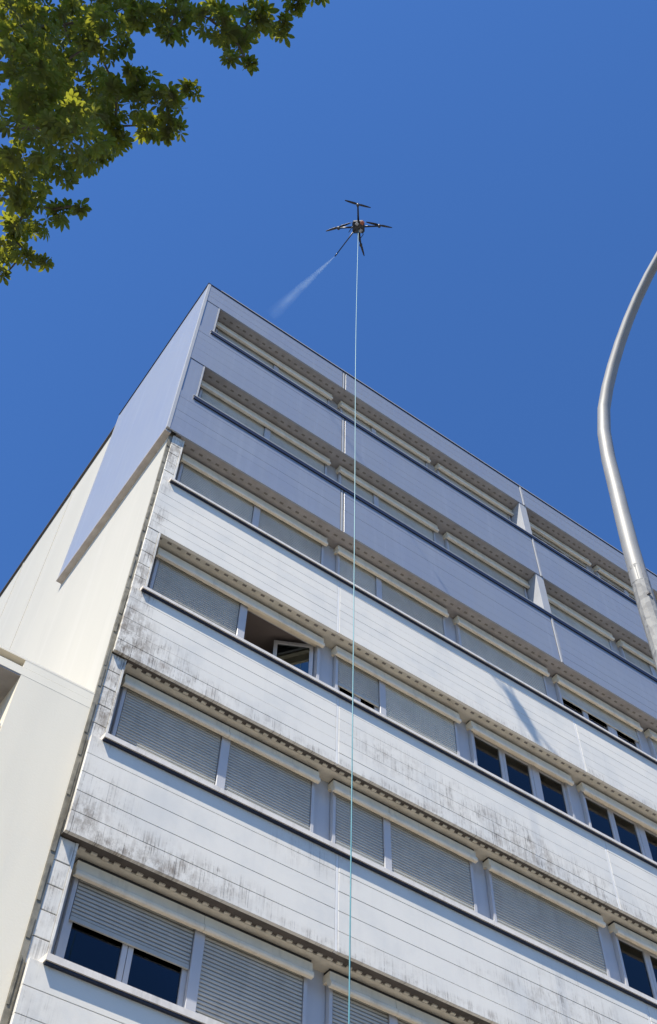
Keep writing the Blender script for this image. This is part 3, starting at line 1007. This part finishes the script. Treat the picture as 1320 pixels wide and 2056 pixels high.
limbs = [((-6.5, -7.68, 5.6), (-3.35, -6.35, 9.3), .10), ((-6.55, -7.8, 6.6), (-2.9, -7.2, 9.75), .08), ((-6.5, -7.65, 5.0), (-3.3, -5.8, 8.9), .08),
         ((-6.6, -7.9, 7.2), (-4.5, -7.0, 11.2), .07), ((-6.6, -7.7, 6.0), (-8.8, -6.6, 8.8), .10), ((-6.6, -7.7, 6.4), (-8.6, -9.2, 9.2), .09),
         ((-6.5, -7.8, 5.4), (-6.3, -10.2, 8.6), .09), ((-6.5, -7.7, 6.4), (-3.6, -9.7, 9.4), .08), ((-6.6, -7.8, 7.6), (-7.0, -6.2, 10.4), .06)]
nodes = []
for a, b, r in limbs:
    pts, rr = wiggle(a, b, 9, .16, r, .018)
    MB().tube(pts, rr, 8).build('limb', M['bark'], TR)
    nodes += pts[4:]
nodes += tp[4:]
tw = MB()
for c in [v[:3] for v in VIS if v[3] > .04] + OFF:
    c = Vector(c)
    nd = min(nodes, key=lambda q: (q - c).length)
    if (nd - c).length < .05: continue
    pts, rr = wiggle(nd, c, 5, .12, .017 if c in OFF else .011, .004)
    tw.tube(pts, rr, 5)
    if (nd - c).length < 1.2: nodes.append(pts[-2])
lone = Vector((-2.735, -4.70, 8.46))
via = lone + Vector((-.62, .46, .05))
nd = min(nodes, key=lambda q: (q - via - Vector((-1.3, .1, 0))).length)
for a, b in ((nd, via), (via, lone)):
    pts, rr = wiggle(a, b, 5, .06, .008, .004)
    tw.tube(pts, rr, 5)
tag(tw.build('twigs', M['bark'], TR), kind='stuff')


def leaf_geo(n_leaf, size, rng):
    """hand-shaped leaf: leaflets folded along the midrib, radiating from the stalk"""
    v = []; f = []
    v += [(0, 0, 0), (.003, 0, .0), (.0, .0, .0)]
    for i in range(n_leaf):
        t = i / (n_leaf - 1) * 2 - 1
        an = t * math.radians(112) + rng.uniform(-.08, .08)
        L = size * (1 - .38 * abs(t)) * rng.uniform(.9, 1.08)
        wd = L * .195
        dr = -.25 - .25 * abs(t) + rng.uniform(-.18, .12)
        ux, uy = math.sin(an), math.cos(an)
        px, py = uy, -ux

        def P(u, w_, fold):
            zz = dr * u * L * (u * .8 + .2) - fold
            return (ux * u * L + px * w_, uy * u * L + py * w_, zz)
        i0 = len(v)
        prof = [(.06, .0), (.35, wd * .72), (.66, wd), (.86, wd * .66)]
        # midrib points then left and right edges
        for u, ww in prof: v.append(P(u, 0, 0))
        v.append(P(1.0, 0, .002))
        for u, ww in prof[1:]: v.append(P(u, ww, -.18 * ww))
        for u, ww in prof[1:]: v.append(P(u, -ww, -.18 * ww))
        m = i0; l = i0 + 5; r = i0 + 8
        f += [(m, m + 1, l), (m + 1, m + 2, l + 1, l), (m + 2, m + 3, l + 2, l + 1), (m + 3, m + 4, l + 2)]
        f += [(m, r, m + 1), (m + 1, r, r + 1, m + 2), (m + 2, r + 1, r + 2, m + 3), (m + 3, r + 2, m + 4)]
    # stalk
    k = len(v)
    s = .0018
    v += [(-s, -.05, .012), (s, -.05, .012), (s, 0, 0), (-s, 0, 0)]
    f += [(k, k + 1, k + 2, k + 3)]
    return v, f


kinds = []
for i in range(6):
    v, f = leaf_geo(5 if i % 2 else 7, rt.uniform(.070, .108), rt)
    me = bpy.data.meshes.new('leaf')
    me.from_pydata(v, [], f); me.materials.append(M['leaf']); me.update()
    kinds.append((v, f, me))
inst = []
for (x, y, z, r) in VIS:
    c = Vector((x, y, z))
    n = max(4 if r > .04 else 1, int(r * r * 900))
    rr = max(r - .045, .015)
    for i in range(n):
        while True:
            d = Vector((rt.uniform(-1, 1), rt.uniform(-1, 1), rt.uniform(-1, 1)))
            if d.length <= 1: break
        p = c + d * rr
        inst.append((p, d, True))
for c in OFF:
    c = Vector(c)
    for i in range(85):
        d = Vector((rt.gauss(0, 1), rt.gauss(0, 1), rt.gauss(0, 1))).normalized()
        p = c + d * .62 * rt.uniform(.3, 1) ** .6
        inst.append((p, d, False))
mats = []
for p, d, vis in inst:
    yaw = rt.uniform(0, 2 * math.pi) if rt.random() < .35 else math.atan2(-d.x, d.y) + rt.uniform(-.9, .9)
    Rm = Matrix.Rotation(yaw, 4, 'Z') @ Matrix.Rotation(rt.uniform(-.75, .35), 4, 'X') @ Matrix.Rotation(rt.uniform(-.5, .5), 4, 'Y')
    s = rt.uniform(.72, 1.12)
    mats.append(Matrix.Translation(p) @ Rm @ Matrix.Diagonal((s, s, s, 1)))
CP = Vector((-2.617, -8.845, 1.6))
order = sorted([i for i in range(len(inst)) if inst[i][2]], key=lambda i: (inst[i][0] - CP).length)
near = set(order[:295])
V = []; Fc = []
for i, mtx in enumerate(mats):
    kd = kinds[i % 6]
    if i in near:
        o = bpy.data.objects.new('leaf', kd[2])
        COL.objects.link(o)
        o.parent = TR
        m2 = mtx.copy(); m2.translation = mtx.translation - TB
        o.matrix_basis = m2
    else:
        b = len(V)
        V += [tuple((mtx @ Vector(q)) - TB) for q in kd[0]]
        Fc += [tuple(b + q for q in ff) for ff in kd[1]]
me = bpy.data.meshes.new('foliage')
me.from_pydata(V, [], Fc); me.materials.append(M['leaf']); me.update()
tag(link('foliage', me, TR, TB), kind='stuff')
